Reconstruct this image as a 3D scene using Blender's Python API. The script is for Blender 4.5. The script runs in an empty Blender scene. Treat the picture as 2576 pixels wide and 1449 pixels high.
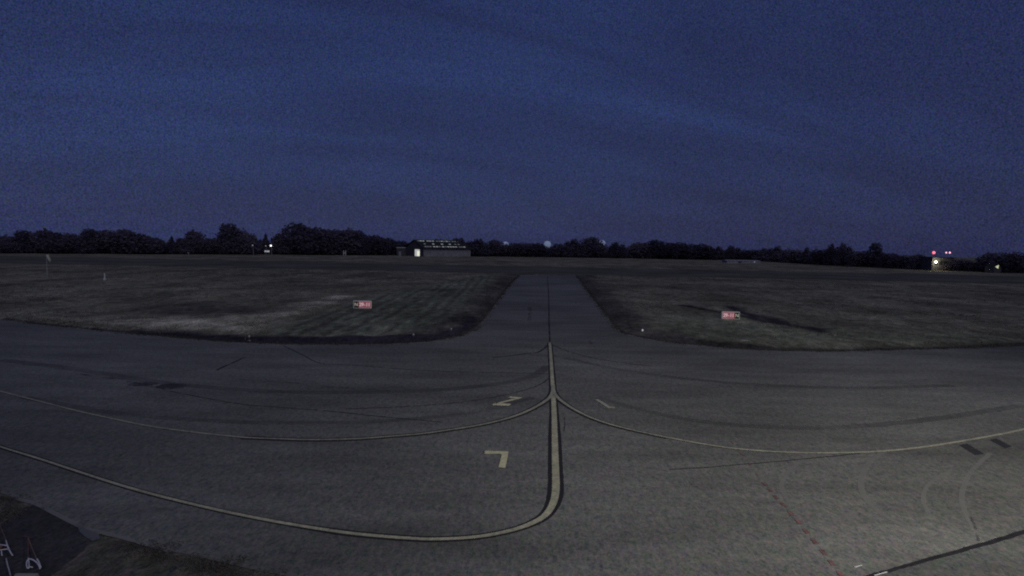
import bpy, bmesh, math, random
import numpy as np
from mathutils import Vector, Matrix, Euler, geometry
random.seed(7); np.random.seed(7)
R = math.radians
scene = bpy.context.scene
COL = scene.collection

# ------------------------------------------------------------------ camera
F, CX, CY, CAMH = 1380.0, 1288.0, 724.5, 6.0
cam_d = bpy.data.cameras.new('camera'); cam = bpy.data.objects.new('camera', cam_d); COL.objects.link(cam)
cam_d.sensor_width = 36; cam_d.lens = F/2576*36; cam_d.clip_start = .1; cam_d.clip_end = 6000
PITCH, ROLL = math.atan(112/F), R(1.1)
RM = Euler((math.pi/2-PITCH, 0, 0)).to_matrix() @ Matrix.Rotation(ROLL, 3, 'Z')
cam.location = (0, 0, CAMH); cam.rotation_euler = RM.to_euler()
scene.camera = cam
def ray(px, py): return RM @ Vector(((px-CX)/F, -(py-CY)/F, -1))
def gp(px, py, z=0.0):                       # point of the ground seen at that place of the photograph
    d = ray(px, py); t = (z-CAMH)/d.z
    return Vector((d.x*t, d.y*t, z))
def at(px, py, Y):                           # point at depth Y
    d = ray(px, py); t = Y/d.y
    return Vector((d.x*t, Y, CAMH+d.z*t))

# ------------------------------------------------------------------ materials
def new_mat(name):
    m = bpy.data.materials.new(name); m.use_nodes = True
    nt = m.node_tree; b = nt.nodes['Principled BSDF']
    b.inputs['Roughness'].default_value = .85
    b.inputs['Specular IOR Level'].default_value = .2
    return m, nt, b
def N(nt, t, **kw):
    n = nt.nodes.new(t)
    for k, v in kw.items():
        if k in n.inputs: n.inputs[k].default_value = v
        else: setattr(n, k, v)
    return n
def noise(nt, scale, stretch=(1,1,1), detail=3, rough=.55, coord=None):
    if coord is None:
        coord = N(nt, 'ShaderNodeTexCoord').outputs['Object']
    mp = N(nt, 'ShaderNodeMapping'); mp.inputs['Scale'].default_value = stretch
    nt.links.new(coord, mp.inputs['Vector'])
    n = N(nt, 'ShaderNodeTexNoise'); n.inputs['Scale'].default_value = scale
    n.inputs['Detail'].default_value = detail; n.inputs['Roughness'].default_value = rough
    nt.links.new(mp.outputs[0], n.inputs['Vector'])
    return n
def maprange(nt, sock, a, b, c, d):
    m = N(nt, 'ShaderNodeMapRange'); nt.links.new(sock, m.inputs[0])
    for i, v in enumerate((a, b, c, d)): m.inputs[i+1].default_value = v
    return m.outputs[0]
def math_(nt, op, a, b=None):
    m = N(nt, 'ShaderNodeMath'); m.operation = op
    for i, v in enumerate((a, b)):
        if v is None: continue
        if isinstance(v, (int, float)): m.inputs[i].default_value = v
        else: nt.links.new(v, m.inputs[i])
    return m.outputs[0]
def mixc(nt, fac, a, b, mode='MIX'):
    m = N(nt, 'ShaderNodeMix'); m.data_type = 'RGBA'; m.blend_type = mode
    for i, v in ((0, fac), (6, a), (7, b)):
        if isinstance(v, (int, float)): m.inputs[i].default_value = v
        elif isinstance(v, tuple): m.inputs[i].default_value = (*v, 1)
        else: nt.links.new(v, m.inputs[i])
    return m.outputs[2]
def grain(nt, amp, bands=((19, (1.2,1,1), 1), (10, (1.15,.8,1), 1), (5.5, (1.1,.6,1), .8))):
    """fine multi-scale mottle of a rough outdoor surface: three aggregates, each a little colour-shifted"""
    out = None; amp *= 3.5
    for q, (sc, st, w) in enumerate(bands):
        n = noise(nt, sc, st, 2, .7)
        c = mixc(nt, .32, n.outputs['Fac'], n.outputs['Color'])
        out = c if out is None else mixc(nt, .5 if q < 2 else .28, out, c)
    k = N(nt, 'ShaderNodeVectorMath'); k.operation = 'MULTIPLY_ADD'
    nt.links.new(out, k.inputs[0]); k.inputs[1].default_value = (amp,)*3; k.inputs[2].default_value = (1-amp*.5,)*3
    k2 = N(nt, 'ShaderNodeVectorMath'); k2.operation = 'MAXIMUM'
    nt.links.new(k.outputs[0], k2.inputs[0]); k2.inputs[1].default_value = (.05,)*3
    return k2.outputs[0]

def simple(name, col, rough=.8, var=.25, scale=6, emit=None, es=0, metal=0):
    m, nt, b = new_mat(name)
    n = noise(nt, scale, (1,1,1), 4)
    f = maprange(nt, n.outputs['Fac'], .3, .7, 1-var, 1+var)
    v = N(nt, 'ShaderNodeVectorMath'); v.operation = 'SCALE'; v.inputs[0].default_value = col
    nt.links.new(f, v.inputs['Scale']); nt.links.new(v.outputs[0], b.inputs['Base Color'])
    b.inputs['Roughness'].default_value = rough; b.inputs['Metallic'].default_value = metal
    if emit:
        b.inputs['Emission Color'].default_value = (*emit, 1); b.inputs['Emission Strength'].default_value = es
    return m

def asphalt_mat(name, base, amp=1.3, patch=.35, lines=True):
    m, nt, b = new_mat(name)
    g = grain(nt, amp)
    big = noise(nt, .07, (1, 1.5, 1), 4, .6)
    mid = noise(nt, .5, (.35, 1.6, 1), 4, .6)           # streaks along the paving lanes
    f1 = maprange(nt, big.outputs['Fac'], .3, .7, 1-patch, 1+patch*.8)
    f2 = maprange(nt, mid.outputs['Fac'], .3, .7, .78, 1.18)
    f = math_(nt, 'MULTIPLY', f1, f2)
    v = N(nt, 'ShaderNodeVectorMath'); v.operation = 'SCALE'; v.inputs[0].default_value = base
    nt.links.new(f, v.inputs['Scale'])
    c = mixc(nt, 1.0, v.outputs[0], g, 'MULTIPLY')
    nt.links.new(c, b.inputs['Base Color'])
    bump = N(nt, 'ShaderNodeBump'); bump.inputs['Strength'].default_value = .25; bump.inputs['Distance'].default_value = .01
    n = noise(nt, 60, (1,1,1), 2); nt.links.new(n.outputs['Fac'], bump.inputs['Height']); nt.links.new(bump.outputs[0], b.inputs['Normal'])
    b.inputs['Roughness'].default_value = .95; b.inputs['Specular IOR Level'].default_value = .08
    return m
M = {}
M['asphalt'] = asphalt_mat('worn_asphalt', (.146, .147, .142))
M['path'] = asphalt_mat('dark_asphalt', (.050, .048, .052))
M['runway'] = asphalt_mat('runway_asphalt', (.112, .107, .098))
M['runway'].node_tree.nodes['Principled BSDF'].inputs['Specular IOR Level'].default_value = 0
def paint_mat(name, col, wear=.5):
    m, nt, b = new_mat(name)
    n = noise(nt, 9, (1,1,1), 5, .7); n2 = noise(nt, 1.3, (1,1,1), 3)
    s = math_(nt, 'ADD', n.outputs['Fac'], math_(nt, 'MULTIPLY', n2.outputs['Fac'], .6))
    f = maprange(nt, s, .55, 1.05, 1-wear, 1.1)
    v = N(nt, 'ShaderNodeVectorMath'); v.operation = 'SCALE'; v.inputs[0].default_value = col
    nt.links.new(f, v.inputs['Scale'])
    c = mixc(nt, 1.0, v.outputs[0], grain(nt, .5), 'MULTIPLY')
    nt.links.new(c, b.inputs['Base Color'])
    return m
M['yellow'] = paint_mat('faded_yellow_paint', (.45, .435, .32))
M['yellow_thin'] = paint_mat('worn_yellow_paint', (.37, .365, .29))
M['yellow_bright'] = paint_mat('bright_yellow_paint', (.60, .57, .37), .2)
M['black'] = paint_mat('black_border_paint', (.028, .026, .032), .3)
M['redpaint'] = paint_mat('worn_red_paint', (.225, .125, .13), .7)
def decal(name, col, cover, scale=3, stretch=(1,1,1)):
    """a worn mark that lets the surface below show between its patches"""
    m, nt, b = new_mat(name)
    b.inputs['Base Color'].default_value = (*col, 1)
    n = noise(nt, scale, stretch, 5, .7)
    f = maprange(nt, n.outputs['Fac'], .62-cover*.35, .78-cover*.35, 0, cover)
    # MapRange clamps; invert so that cover is the share of the mark that remains
    nt.links.new(f, b.inputs['Alpha'])
    return m
M['crack'] = decal('dark_joint', (.022, .021, .026), .8, 2.2)
M['crack_faint'] = decal('faint_joint', (.06, .058, .064), .5, 1.4)
M['tar'] = simple('tar_seal', (.022, .021, .025), .7, .4, 5)
M['patch'] = decal('dark_patch_paint', (.035, .034, .04), .9, 4)
M['tyre'] = decal('pale_tyre_scuff', (.225, .225, .22), .56, .35)
M['tyre'].node_tree.nodes['Map Range'].inputs[1].default_value = -.5; M['tyre'].node_tree.nodes['Map Range'].inputs[2].default_value = .6
M['rubber'] = decal('dark_rubber_track', (.07,.07,.074), .40, .3)
M['rubber'].node_tree.nodes['Map Range'].inputs[1].default_value = .25; M['rubber'].node_tree.nodes['Map Range'].inputs[2].default_value = .7
M['paleedge'] = decal('pale_edge_strip', (.22, .215, .21), .8, 1.0)
M['stain'] = decal('dark_stain', (.045, .043, .05), .6, .9)

def ground_mat():
    m, nt, b = new_mat('rough_grass')
    at_ = N(nt, 'ShaderNodeAttribute'); at_.attribute_name = 'cover'
    sep = N(nt, 'ShaderNodeSeparateColor'); nt.links.new(at_.outputs['Color'], sep.inputs[0])
    n1 = noise(nt, .18, (1, .6, 1), 5, .65); n2 = noise(nt, 1.4, (1, .7, 1), 4, .7); n3 = noise(nt, .03, (1, 1.6, 1), 3)
    f = math_(nt, 'MULTIPLY', maprange(nt, n1.outputs['Fac'], .3, .7, .55, 1.45), maprange(nt, n2.outputs['Fac'], .3, .7, .6, 1.4))
    f = math_(nt, 'MULTIPLY', f, maprange(nt, n3.outputs['Fac'], .3, .7, .75, 1.25))
    base = mixc(nt, n1.outputs['Fac'], (.140, .134, .106), (.210, .197, .150))
    c = mixc(nt, sep.outputs['Red'], base, (.55, .52, .40))
    c = mixc(nt, sep.outputs['Green'], c, (.19, .215, .155))
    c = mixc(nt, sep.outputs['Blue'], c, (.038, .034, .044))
    v = N(nt, 'ShaderNodeVectorMath'); v.operation = 'SCALE'; nt.links.new(c, v.inputs[0]); nt.links.new(f, v.inputs['Scale'])
    c = mixc(nt, 1.0, v.outputs[0], grain(nt, 1.5, ((22, (1.2,1,1), 1), (8, (1.2,.6,1), 1), (3, (1.2,.42,1), .8))), 'MULTIPLY')
    nt.links.new(c, b.inputs['Base Color']); b.inputs['Roughness'].default_value = 1; b.inputs['Specular IOR Level'].default_value = 0
    bump = N(nt, 'ShaderNodeBump'); bump.inputs['Strength'].default_value = .8; bump.inputs['Distance'].default_value = .15
    nt.links.new(n2.outputs['Fac'], bump.inputs['Height']); nt.links.new(bump.outputs[0], b.inputs['Normal'])
    return m
M['ground'] = ground_mat()
def leaf_mat(name, a, b_):
    m, nt, b = new_mat(name)
    n = noise(nt, .8, (1,1,1), 3); n2 = N(nt, 'ShaderNodeObjectInfo')
    c = mixc(nt, maprange(nt, n.outputs['Fac'], .35, .65, 0, 1), a, b_)
    c = mixc(nt, 1.0, c, mixc(nt, n2.outputs['Random'], (.75,.75,.8), (1.2,1.15,1.1)), 'MULTIPLY')
    nt.links.new(c, b.inputs['Base Color']); b.inputs['Roughness'].default_value = 1; b.inputs['Specular IOR Level'].default_value = 0
    tr = N(nt, 'ShaderNodeBsdfTranslucent'); nt.links.new(c, tr.inputs['Color'])
    mx = N(nt, 'ShaderNodeMixShader'); mx.inputs[0].default_value = .5
    nt.links.new(b.outputs[0], mx.inputs[1]); nt.links.new(tr.outputs[0], mx.inputs[2]); nt.links.new(mx.outputs[0], nt.nodes['Material Output'].inputs['Surface'])
    return m
M['leaf'] = leaf_mat('veiled_foliage', (.15, .138, .19), (.17, .157, .212))  # leaf colour raised and blued to carry the veil over dark areas
M['blade'] = leaf_mat('grass_blades', (.115, .113, .10), (.17, .162, .135))
M['dryblade'] = leaf_mat('dry_grass_blades', (.22, .21, .165), (.31, .295, .23))
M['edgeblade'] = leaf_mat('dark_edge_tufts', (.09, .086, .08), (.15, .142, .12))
M['bark'] = simple('bark', (.04, .035, .03), .95, .4, 3)
M['red'] = simple('sign_red', (.42, .13, .16), .5, .1, 8, (.54, .18, .23), .20)
M['signblack'] = simple('sign_black', (.02, .022, .02), .5, .1, 8)
M['signframe'] = simple('sign_grey_frame', (.45, .47, .47), .6, .12, 5, (.5,.52,.52), .11)  # frame given a faint glow of its own to look brighter
M['signwhite'] = simple('sign_white_legend', (.72, .58, .6), .6, .1, 5, (.85,.62,.66), .42)
M['signyellow'] = simple('sign_yellow_legend', (.55, .55, .42), .6, .1, 5, (.75,.75,.6), .24)
M['metal'] = simple('galvanised_metal', (.3, .3, .31), .5, .2, 4)
M['white'] = simple('white_paint', (.62, .62, .64), .6, .15, 4)
M['dimwhite'] = simple('weathered_white_paint', (.36, .36, .38), .7, .2, 4)
M['sock'] = simple('windsock_cloth', (.50, .50, .40), .9, .25, 3)
M['cladding'] = simple('grey_cladding', (.27, .265, .29), .7, .25, .8)
M['darkwall'] = simple('dark_wall', (.075, .072, .085), .8, .25, .6)
M['roof'] = simple('dark_roof', (.028, .028, .033), .7, .3, .7)
M['concrete'] = simple('concrete', (.24, .24, .23), .9, .25, 2)
M['radome'] = simple('radome_shell', (.40, .44, .52), .6, .08, .4, (.13,.17,.28), .55)  # faint glow in the shell makes the domes look paler
M['lampwarm'] = simple('lit_door_light', (.8,.8,.6), .5, .1, 1, (1., .97, .74), .75)
M['lampdim'] = simple('lit_door_frame', (.6,.6,.6), .5, .3, .8, (.75, .77, .76), .5)
M['panelglint'] = simple('glinting_panel', (.4,.42,.42), .3, .3, .5, (.62, .68, .66), .27)  # glow stands in for bright reflections on the roof panels
M['panelglint_dim'] = simple('faint_glinting_panel', (.3,.32,.32), .3, .3, .5, (.55, .6, .6), .12)  # weaker glow for the fainter reflections
M['lamp'] = simple('white_lamp', (.9,.9,.9), .4, .02, 1, (1, .99, .97), 2.2)
M['lampdull'] = simple('dull_lamp', (.7,.7,.7), .4, .02, 1, (.85, .85, .9), .35)
M['lampyellow'] = simple('warm_lamp', (.9,.9,.8), .4, .02, 1, (1, .95, .7), 4.0)
M['lampred'] = simple('red_lamp', (.8,.1,.1), .4, .02, 1, (1, .16, .22), 1.6)
M['lamppink'] = simple('pink_white_lamp', (.9,.6,.65), .4, .02, 1, (1, .42, .56), 1.8)
M['towred'] = simple('rusty_red_tube', (.15, .07, .065), .6, .3, 9)
M['toworange'] = simple('faded_orange_tube', (.19, .125, .085), .6, .3, 9)
M['towwhite'] = simple('white_tube', (.55, .54, .58), .5, .2, 9)
M['lens'] = simple('pale_lens', (.7,.7,.72), .3, .05, 5, (.8,.8,.85), .22)

# ------------------------------------------------------------------ mesh helpers
def link(o, parent=None):
    COL.objects.link(o)
    if parent is not None: o.parent = parent
    return o
def obj(name, bm, mat, parent=None, smooth=False):
    me = bpy.data.meshes.new(name); bm.normal_update(); bm.to_mesh(me); bm.free()
    me.materials.append(mat)
    if smooth:
        for p in me.polygons: p.use_smooth = True
    return link(bpy.data.objects.new(name, me), parent)
def tag(o, label, cat, group=None):
    o['label'] = label; o['category'] = cat
    if group: o['group'] = group
    return o
def thing(name, label, cat, loc=(0,0,0), rz=0, group=None):
    o = bpy.data.objects.new(name, None); o.location = loc; o.rotation_euler = (0,0,rz); o.empty_display_size = .2
    COL.objects.link(o); return tag(o, label, cat, group)
def struct(o): o['kind'] = 'structure'; return o
def box(bm, lo, hi, bev=0):
    r = bmesh.ops.create_cube(bm, size=1)
    vs = r['verts']
    for v in vs:
        v.co = Vector([(lo[i]+hi[i])/2 + v.co[i]*(hi[i]-lo[i]) for i in range(3)])
    if bev:
        es = list({e for v in vs for e in v.link_edges})
        bmesh.ops.bevel(bm, geom=es, offset=bev, segments=1, affect='EDGES')
def BX(*boxes, bev=0):
    bm = bmesh.new()
    for lo, hi in boxes: box(bm, lo, hi, bev)
    return bm
def tube(bm, pts, r, seg=8):
    pts = [Vector(p) for p in pts]; rs = r if isinstance(r, (list, tuple)) else [r]*len(pts)
    rings = []
    for i, p in enumerate(pts):
        t = (pts[min(i+1, len(pts)-1)] - pts[max(i-1, 0)]).normalized()
        a = Vector((0,0,1)) if abs(t.z) < .9 else Vector((1,0,0))
        u = t.cross(a).normalized(); w = t.cross(u)
        rings.append([bm.verts.new(p + (u*math.cos(k*2*math.pi/seg) + w*math.sin(k*2*math.pi/seg))*rs[i]) for k in range(seg)])
    for a, b in zip(rings, rings[1:]):
        for k in range(seg): bm.faces.new((a[k], a[(k+1)%seg], b[(k+1)%seg], b[k]))
    bm.faces.new(rings[0][::-1]); bm.faces.new(rings[-1])
def TB(pts, r, seg=8):
    bm = bmesh.new(); tube(bm, pts, r, seg); return bm
def ball(bm, c, r, sz=1.0, sub=2):
    q = bmesh.ops.create_icosphere(bm, subdivisions=sub, radius=r)
    for v in q['verts']: v.co = Vector((v.co.x+c[0], v.co.y+c[1], v.co.z*sz+c[2]))
def BALL(c, r, sz=1.0, sub=2):
    bm = bmesh.new(); ball(bm, c, r, sz, sub); return bm
def spline(pts, n=8):
    """Catmull-Rom through the points"""
    P = [Vector(p) for p in pts]; P = [P[0]*2-P[1]] + P + [P[-1]*2-P[-2]]
    out = []
    for i in range(1, len(P)-2):
        a, b, c, d = P[i-1:i+3]
        for k in range(n):
            t = k/n
            out.append(.5*((2*b)+(c-a)*t+(2*a-5*b+4*c-d)*t*t+(3*b-a-3*c+d)*t**3))
    out.append(P[-2]); return out
def ribbon(name, px, width, z, mat, n=8, jitter=0, offset=0.0, raw=False):
    pts = px if raw else [gp(*p) for p in px]
    pts = spline([Vector((p[0], p[1], 0)) for p in pts], n)
    ws = width if isinstance(width, (list, tuple)) else (width, width)
    bm = bmesh.new(); prev = None; m = len(pts)-1
    for i, p in enumerate(pts):
        t = (pts[min(i+1, m)]-pts[max(i-1, 0)]); t.normalize()
        nrm = Vector((-t.y, t.x, 0)); w = (float(np.interp(i/m*(len(ws)-1), range(len(ws)), ws)))
        j = random.uniform(-jitter, jitter)
        of = float(np.interp(i/m*(len(offset)-1), range(len(offset)), offset)) if isinstance(offset, list) else offset
        a = p+nrm*(of+w/2+j); b = p+nrm*(of-w/2+j); a.z = b.z = z
        cur = (bm.verts.new(a), bm.verts.new(b))
        if prev: bm.faces.new((prev[0], prev[1], cur[1], cur[0]))
        prev = cur
    bmesh.ops.recalc_face_normals(bm, faces=bm.faces)
    for f in bm.faces:
        if f.normal.z < 0: f.normal_flip()
    return obj(name, bm, mat)
def sheet(name, pts, z, mat, parent=None):
    vs = [Vector((p[0], p[1], z)) for p in pts]
    tri = geometry.tessellate_polygon([vs])
    bm = bmesh.new(); bv = [bm.verts.new(v) for v in vs]
    for t in tri:
        try: f = bm.faces.new([bv[i] for i in t])
        except ValueError: continue
        f.normal_update()
        if f.normal.z < 0: f.normal_flip()
    return obj(name, bm, mat, parent)
def polyP(pts): return [gp(*p).xy for p in pts]

# ------------------------------------------------------------------ outlines on the ground (world coordinates)
left_edge = polyP([(0,803),(94,815),(234,829),(375,843),(553,858),(628,862),(750,866),(850,867),(937,866),(1020,863),(1078,859),(1125,852),(1162,843),(1185,834),(1200,824),(1216,809)])
taxi_left = polyP([(1240,775),(1270,735),(1296,704),(1308,692)])
taxi_right = polyP([(1448,692),(1462,712),(1480,737),(1502,766),(1530,802),(1550,827)])
right_edge = polyP([(1559,836),(1585,844),(1626,852),(1710,865),(1834,876),(1967,883),(2100,884),(2277,879),(2454,875),(2576,869)])
L0 = left_edge[0]; R0 = right_edge[-1]
low_edge = polyP([(0,1240),(39,1253),(91,1268),(156,1300),(208,1326),(260,1340),(312,1352),(365,1367),(430,1386),(520,1406),(625,1430),(720,1450)])
apron = [(-140, L0.y+28)] + [tuple(p) for p in left_edge+taxi_left+taxi_right+right_edge] + [(140, R0.y+22), (140, -25), (3, -25)] + [(-2.0, 7.4)] + [tuple(p) for p in reversed(low_edge)] + [(-30, 22), (-140, 48)]
path = polyP([(85,1270),(156,1303),(208,1329),(247,1346),(250,1352),(225,1366),(182,1408),(130,1446)]) 
path = [tuple(p) for p in path] + [(-7.6, 5), (-8.5, -10), (-16, -10), (-15.5, 8)] + [tuple(p) for p in polyP([(-60,1345),(0,1318),(40,1296),(62,1276)])]

def ragged(poly, step, amp):
    """break a clean outline into short uneven pieces"""
    out = []; rs = random.Random(3)
    for p, q in zip(poly, poly[1:]+poly[:1]):
        p, q = Vector(p), Vector(q); L = (q-p).length
        n = max(1, int(min(L/step, 60))); nr = Vector((-(q-p).y, (q-p).x)).normalized() if L > 0 else Vector((0,0))
        for k in range(n):
            out.append(tuple(p.lerp(q, k/n)+nr*(rs.uniform(-amp, amp) if k else 0)))
    return out
path = ragged(path, .12, .035)
def inside_dist(X, Y, poly):
    """signed distance to a polygon (negative inside), vectorised"""
    P = np.array(poly); Q = np.roll(P, -1, 0)
    best = np.full(X.shape, 1e9); ins = np.zeros(X.shape, bool)
    for (x1, y1), (x2, y2) in zip(P, Q):
        dx, dy = x2-x1, y2-y1; L = dx*dx+dy*dy+1e-12
        t = np.clip(((X-x1)*dx+(Y-y1)*dy)/L, 0, 1)
        best = np.minimum(best, np.hypot(X-x1-t*dx, Y-y1-t*dy))
        c = ((y1 > Y) != (y2 > Y)) & (X < (x2-x1)*(Y-y1)/((y2-y1) if abs(y2-y1) > 1e-12 else 1e-12)+x1)
        ins ^= c
    return np.where(ins, -best, best)
def sm(a, b, x):
    t = np.clip((x-a)/(b-a), 0, 1); return t*t*(3-2*t)
TD = (Vector(gp(1378, 700).xy) - Vector(gp(1384, 860).xy)).normalized()     # the way the taxiway runs
RD = Vector((1, -.02)).normalized()                                          # the way the runway runs
RWC = Vector((8, 128))
runway = [RWC+RD*-500+Vector((0,-19)), RWC+RD*500+Vector((0,-19)), RWC+RD*500+Vector((0,19)), RWC+RD*-500+Vector((0,19))]
runway = [tuple(p) for p in runway]

def axis(parts):
    out = [parts[0][0]]
    for a, b, s0, s1 in parts:
        x = a
        while x < b-1e-6:
            k = (x-a)/(b-a); x += s0+(s1-s0)*k; out.append(min(x, b))
    return np.array(sorted(set(round(v, 3) for v in out)))
xs = axis([(-3000,-400,400,60),(-400,-75,40,2.5),(-75,-14,1.0,.55),(-14,40,.5,.55),(40,75,.6,1.2),(75,400,2.5,40),(400,3000,60,400)])
ys = axis([(-300,-20,60,6),(-20,4,3,.6),(4,20,.45,.45),(20,56,.38,.38),(56,120,.7,1.3),(120,300,2,12),(300,1000,30,120),(1000,4000,200,600)])
X, Y = np.meshgrid(xs, ys)
d_ap = np.minimum(np.minimum(inside_dist(X, Y, apron), inside_dist(X, Y, path)), inside_dist(X, Y, runway))
def vnoise(X, Y, s, seed):
    rs = np.random.RandomState(seed); G = rs.rand(64, 64)
    x, y = X*s, Y*s; xi, yi = np.floor(x).astype(int), np.floor(y).astype(int); u, v = x-xi, y-yi
    u, v = u*u*(3-2*u), v*v*(3-2*v); g = lambda i, j: G[i % 64, j % 64]
    return (g(xi,yi)*(1-u)+g(xi+1,yi)*u)*(1-v)+(g(xi,yi+1)*(1-u)+g(xi+1,yi+1)*u)*v
wob = vnoise(X, Y, .45, 1)*.6+vnoise(X, Y, 1.3, 2)*.4
Z = np.where(d_ap < 0, -.025, -.004+sm(.1, 1.8, d_ap)*.16+sm(.3, 3, d_ap)*(wob-.5)*.22)
near = (Y > -25) & (Y < 125) & (np.abs(X) < 90)
# ruts in the right-hand grass: two wheel tracks leading away from the apron
def line_dist(pts):
    b = np.full(X.shape, 1e9)
    for p, q in zip(pts, pts[1:]):
        d = q-p; L = d.length_squared
        t = np.clip(((X-p.x)*d.x+(Y-p.y)*d.y)/L, 0, 1)
        b = np.minimum(b, np.hypot(X-p.x-t*d.x, Y-p.y-t*d.y))
    return b
S2 = lambda pts: [v.xy for v in spline([Vector((*gp(*p).xy, 0)) for p in pts], 6)]
rut1 = S2([(2062,838),(2000,822),(1930,804),(1870,789),(1840,775)])
rut2 = S2([(2050,832),(1935,812),(1845,793),(1780,783),(1720,772)])
rut3 = S2([(1560,690),(1640,735),(1740,790),(1840,838)])
d_r1, d_r2 = line_dist(rut1), line_dist(rut2)
# cover masks
darkstrip_l = inside_dist(X, Y, polyP([(300,830),(352,833),(516,843),(628,851),(797,853),(984,851),(1080,846),(1120,838),(1165,820),(1190,800),(1195,812),(1200,826),(1162,846),(1078,862),(937,869),(750,869),(553,862),(375,846)]))  # dark strips where the grass meets the apron, left and right
darkstrip_r = inside_dist(X, Y, polyP([(1575,842),(1700,853),(1850,868),(1960,877),(2100,880),(2400,872),(2576,863),(2576,870),(2277,880),(1967,885),(1834,879),(1710,868)]))
dry = inside_dist(X, Y, polyP([(-60,790),(0,792),(150,800),(330,806),(480,806),(570,800),(620,806),(700,790),(790,765),(850,752),(862,757),(790,785),(720,808),(650,834),(610,842),(480,836),(300,826),(100,812),(-60,800)]))
mown = inside_dist(X, Y, polyP([(650,838),(760,800),(870,765),(985,742),(1090,720),(1190,700),(1250,690),(1225,730),(1165,800),(1100,842),(900,850),(700,850)]))
mown_r = inside_dist(X, Y, polyP([(1620,848),(1690,800),(1820,790),(2000,825),(2200,845),(2500,845),(2576,868),(2100,880),(1850,870)]))
darkpatch = inside_dist(X, Y, polyP([(380,785),(470,770),(620,775),(760,775),(700,788),(600,797),(480,802),(420,800)]))
n_ = vnoise(X, Y, .6, 4)-.5
cD = (1-sm(-.8, 2.2, dry+n_*2.4))*(.35+1.0*vnoise(X, Y, .4, 9))*sm(-44, -12, X)
# raked swaths lie across the mown strip beside the taxiway
ang = math.atan2(TD.y, TD.x); SW = (gp(850,762)-gp(675,826)).xy.normalized(); across = X*SW.y-Y*SW.x
sw = .5+.5*np.sin(across*2*math.pi/1.25+3.0*vnoise(X, Y, .1, 5)+2.5*vnoise(X, Y, .5, 15))
in_m = 1-sm(-1.0, 1.2, mown+n_*1.5)
sw = np.clip(sw**.7+.5*(vnoise(X, Y, .9, 16)-.5), 0, 1); cG = in_m*(.10+.90*sw)
cG = np.maximum(cG, (1-sm(-1, 1.5, mown_r+n_*2))*.45)
cB = np.maximum(1-sm(-.1, .5, darkstrip_l+n_*.7), (1-sm(-.1, .4, darkstrip_r+n_*.5))*.8)
cB = np.maximum(cB, (1-sm(.3, .95, np.minimum(d_r1, d_r2)+n_*.5))*.95)
cB = np.maximum(cB, in_m*(1-sw)*.6)
E2 = lambda L: [Vector(p) for p in L]
d_tx = np.minimum(line_dist(E2(left_edge[-5:]+taxi_left)), line_dist(E2(taxi_right+right_edge[:3])))
cB = np.maximum(cB, (1-sm(1.6, 4.2, d_tx+n_*2.5))*.62*(d_ap > 0)); cG = cG*sm(1.5, 4, d_tx)
cB = np.maximum(cB, (1-sm(-1.5, 2.5, darkpatch+n_*4))*.55)
cB = np.maximum(cB, (1-sm(0, 1.1, np.abs(d_ap-.6)))*.35*(Y > 30))
cB = np.maximum(cB, np.where((Y < 22) & (X < 2), .45, 0))  # near-left corner darkened in the ground colour, as light falls off there
Z = Z-np.where(d_ap > 0, (1-sm(.1, .7, np.minimum(d_r1, d_r2)))*.10, 0)+np.where(d_ap > .5, in_m*sw*.05+cD*.12, 0)
Z = np.where(near | (d_ap < 0), Z, .02)
# the airfield lies on a low plateau: beyond the far trees the land falls away
BX_, BYd = zip(*[(lambda g: (g.x/g.y, g.y))(gp(x, y)) for x, y in ((0,640),(400,641),(650,642),(1000,643),(1200,646),(1400,648),(1700,653),(1900,657),(2100,670),(2300,679),(2576,690))])
far = Y-np.interp(X/np.maximum(Y, 1), BX_, BYd)-24
Z = Z-np.where(Y > 60, np.clip(far, 0, 400)*.075, 0)
ny, nx = X.shape
verts = np.stack([X, Y, Z], -1).reshape(-1, 3)
idx = np.arange(ny*nx).reshape(ny, nx)
faces = np.stack([idx[:-1,:-1], idx[:-1,1:], idx[1:,1:], idx[1:,:-1]], -1).reshape(-1, 4)
me = bpy.data.meshes.new('ground'); me.from_pydata(verts.tolist(), [], faces.tolist())
ca = me.color_attributes.new('cover', 'FLOAT_COLOR', 'POINT')
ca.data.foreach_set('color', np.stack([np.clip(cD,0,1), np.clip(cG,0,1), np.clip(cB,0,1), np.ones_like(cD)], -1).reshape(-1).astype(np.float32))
me.materials.append(M['ground'])
for p in me.polygons: p.use_smooth = True
struct(link(bpy.data.objects.new('ground', me)))

struct(sheet('apron', apron, 0.0, M['asphalt']))
struct(sheet('path', path, -.006, M['path']))
struct(sheet('runway', runway, -.004, M['runway']))

# ------------------------------------------------------------------ painted markings and joints
def mark(o): return struct(o)
cl = [(1383,862),(1386,900),(1389,950),(1391.5,988),(1394,1040),(1395.5,1100),(1397.5,1180),(1398.5,1220),(1396,1250),(1387,1276),(1369,1299),(1340,1316),(1300,1331),(1250,1343),(1200,1351),(1150,1355),(1100,1357),(1050,1356),(950,1349),(850,1338),(700,1314),(550,1284),(400,1248),(300,1220),(200,1188),(100,1155),(0,1124),(-120,1083)]
CW = [.16,.16,.16,.17,.18,.185,.19,.19,.18,.165,.15,.135,.12,.11,.105,.10,.10,.10,.10,.10,.095,.09,.085,.08,.075,.07,.06,.06]
mark(ribbon('centre_line', cl, CW, .012, M['yellow'], 6))
for s in (-1, 1): mark(ribbon('line_border', cl, [.07,.07,.07,.08,.095,.11,.11,.11,.105,.09,.08,.065]+[.06]*8+[.045]*8, .006, M['black'], 6, .004, [s*v for v in [.12]*5+[.145]*4+[.12,.105,.095]+[.085]*8+[.06]*8]))
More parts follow.
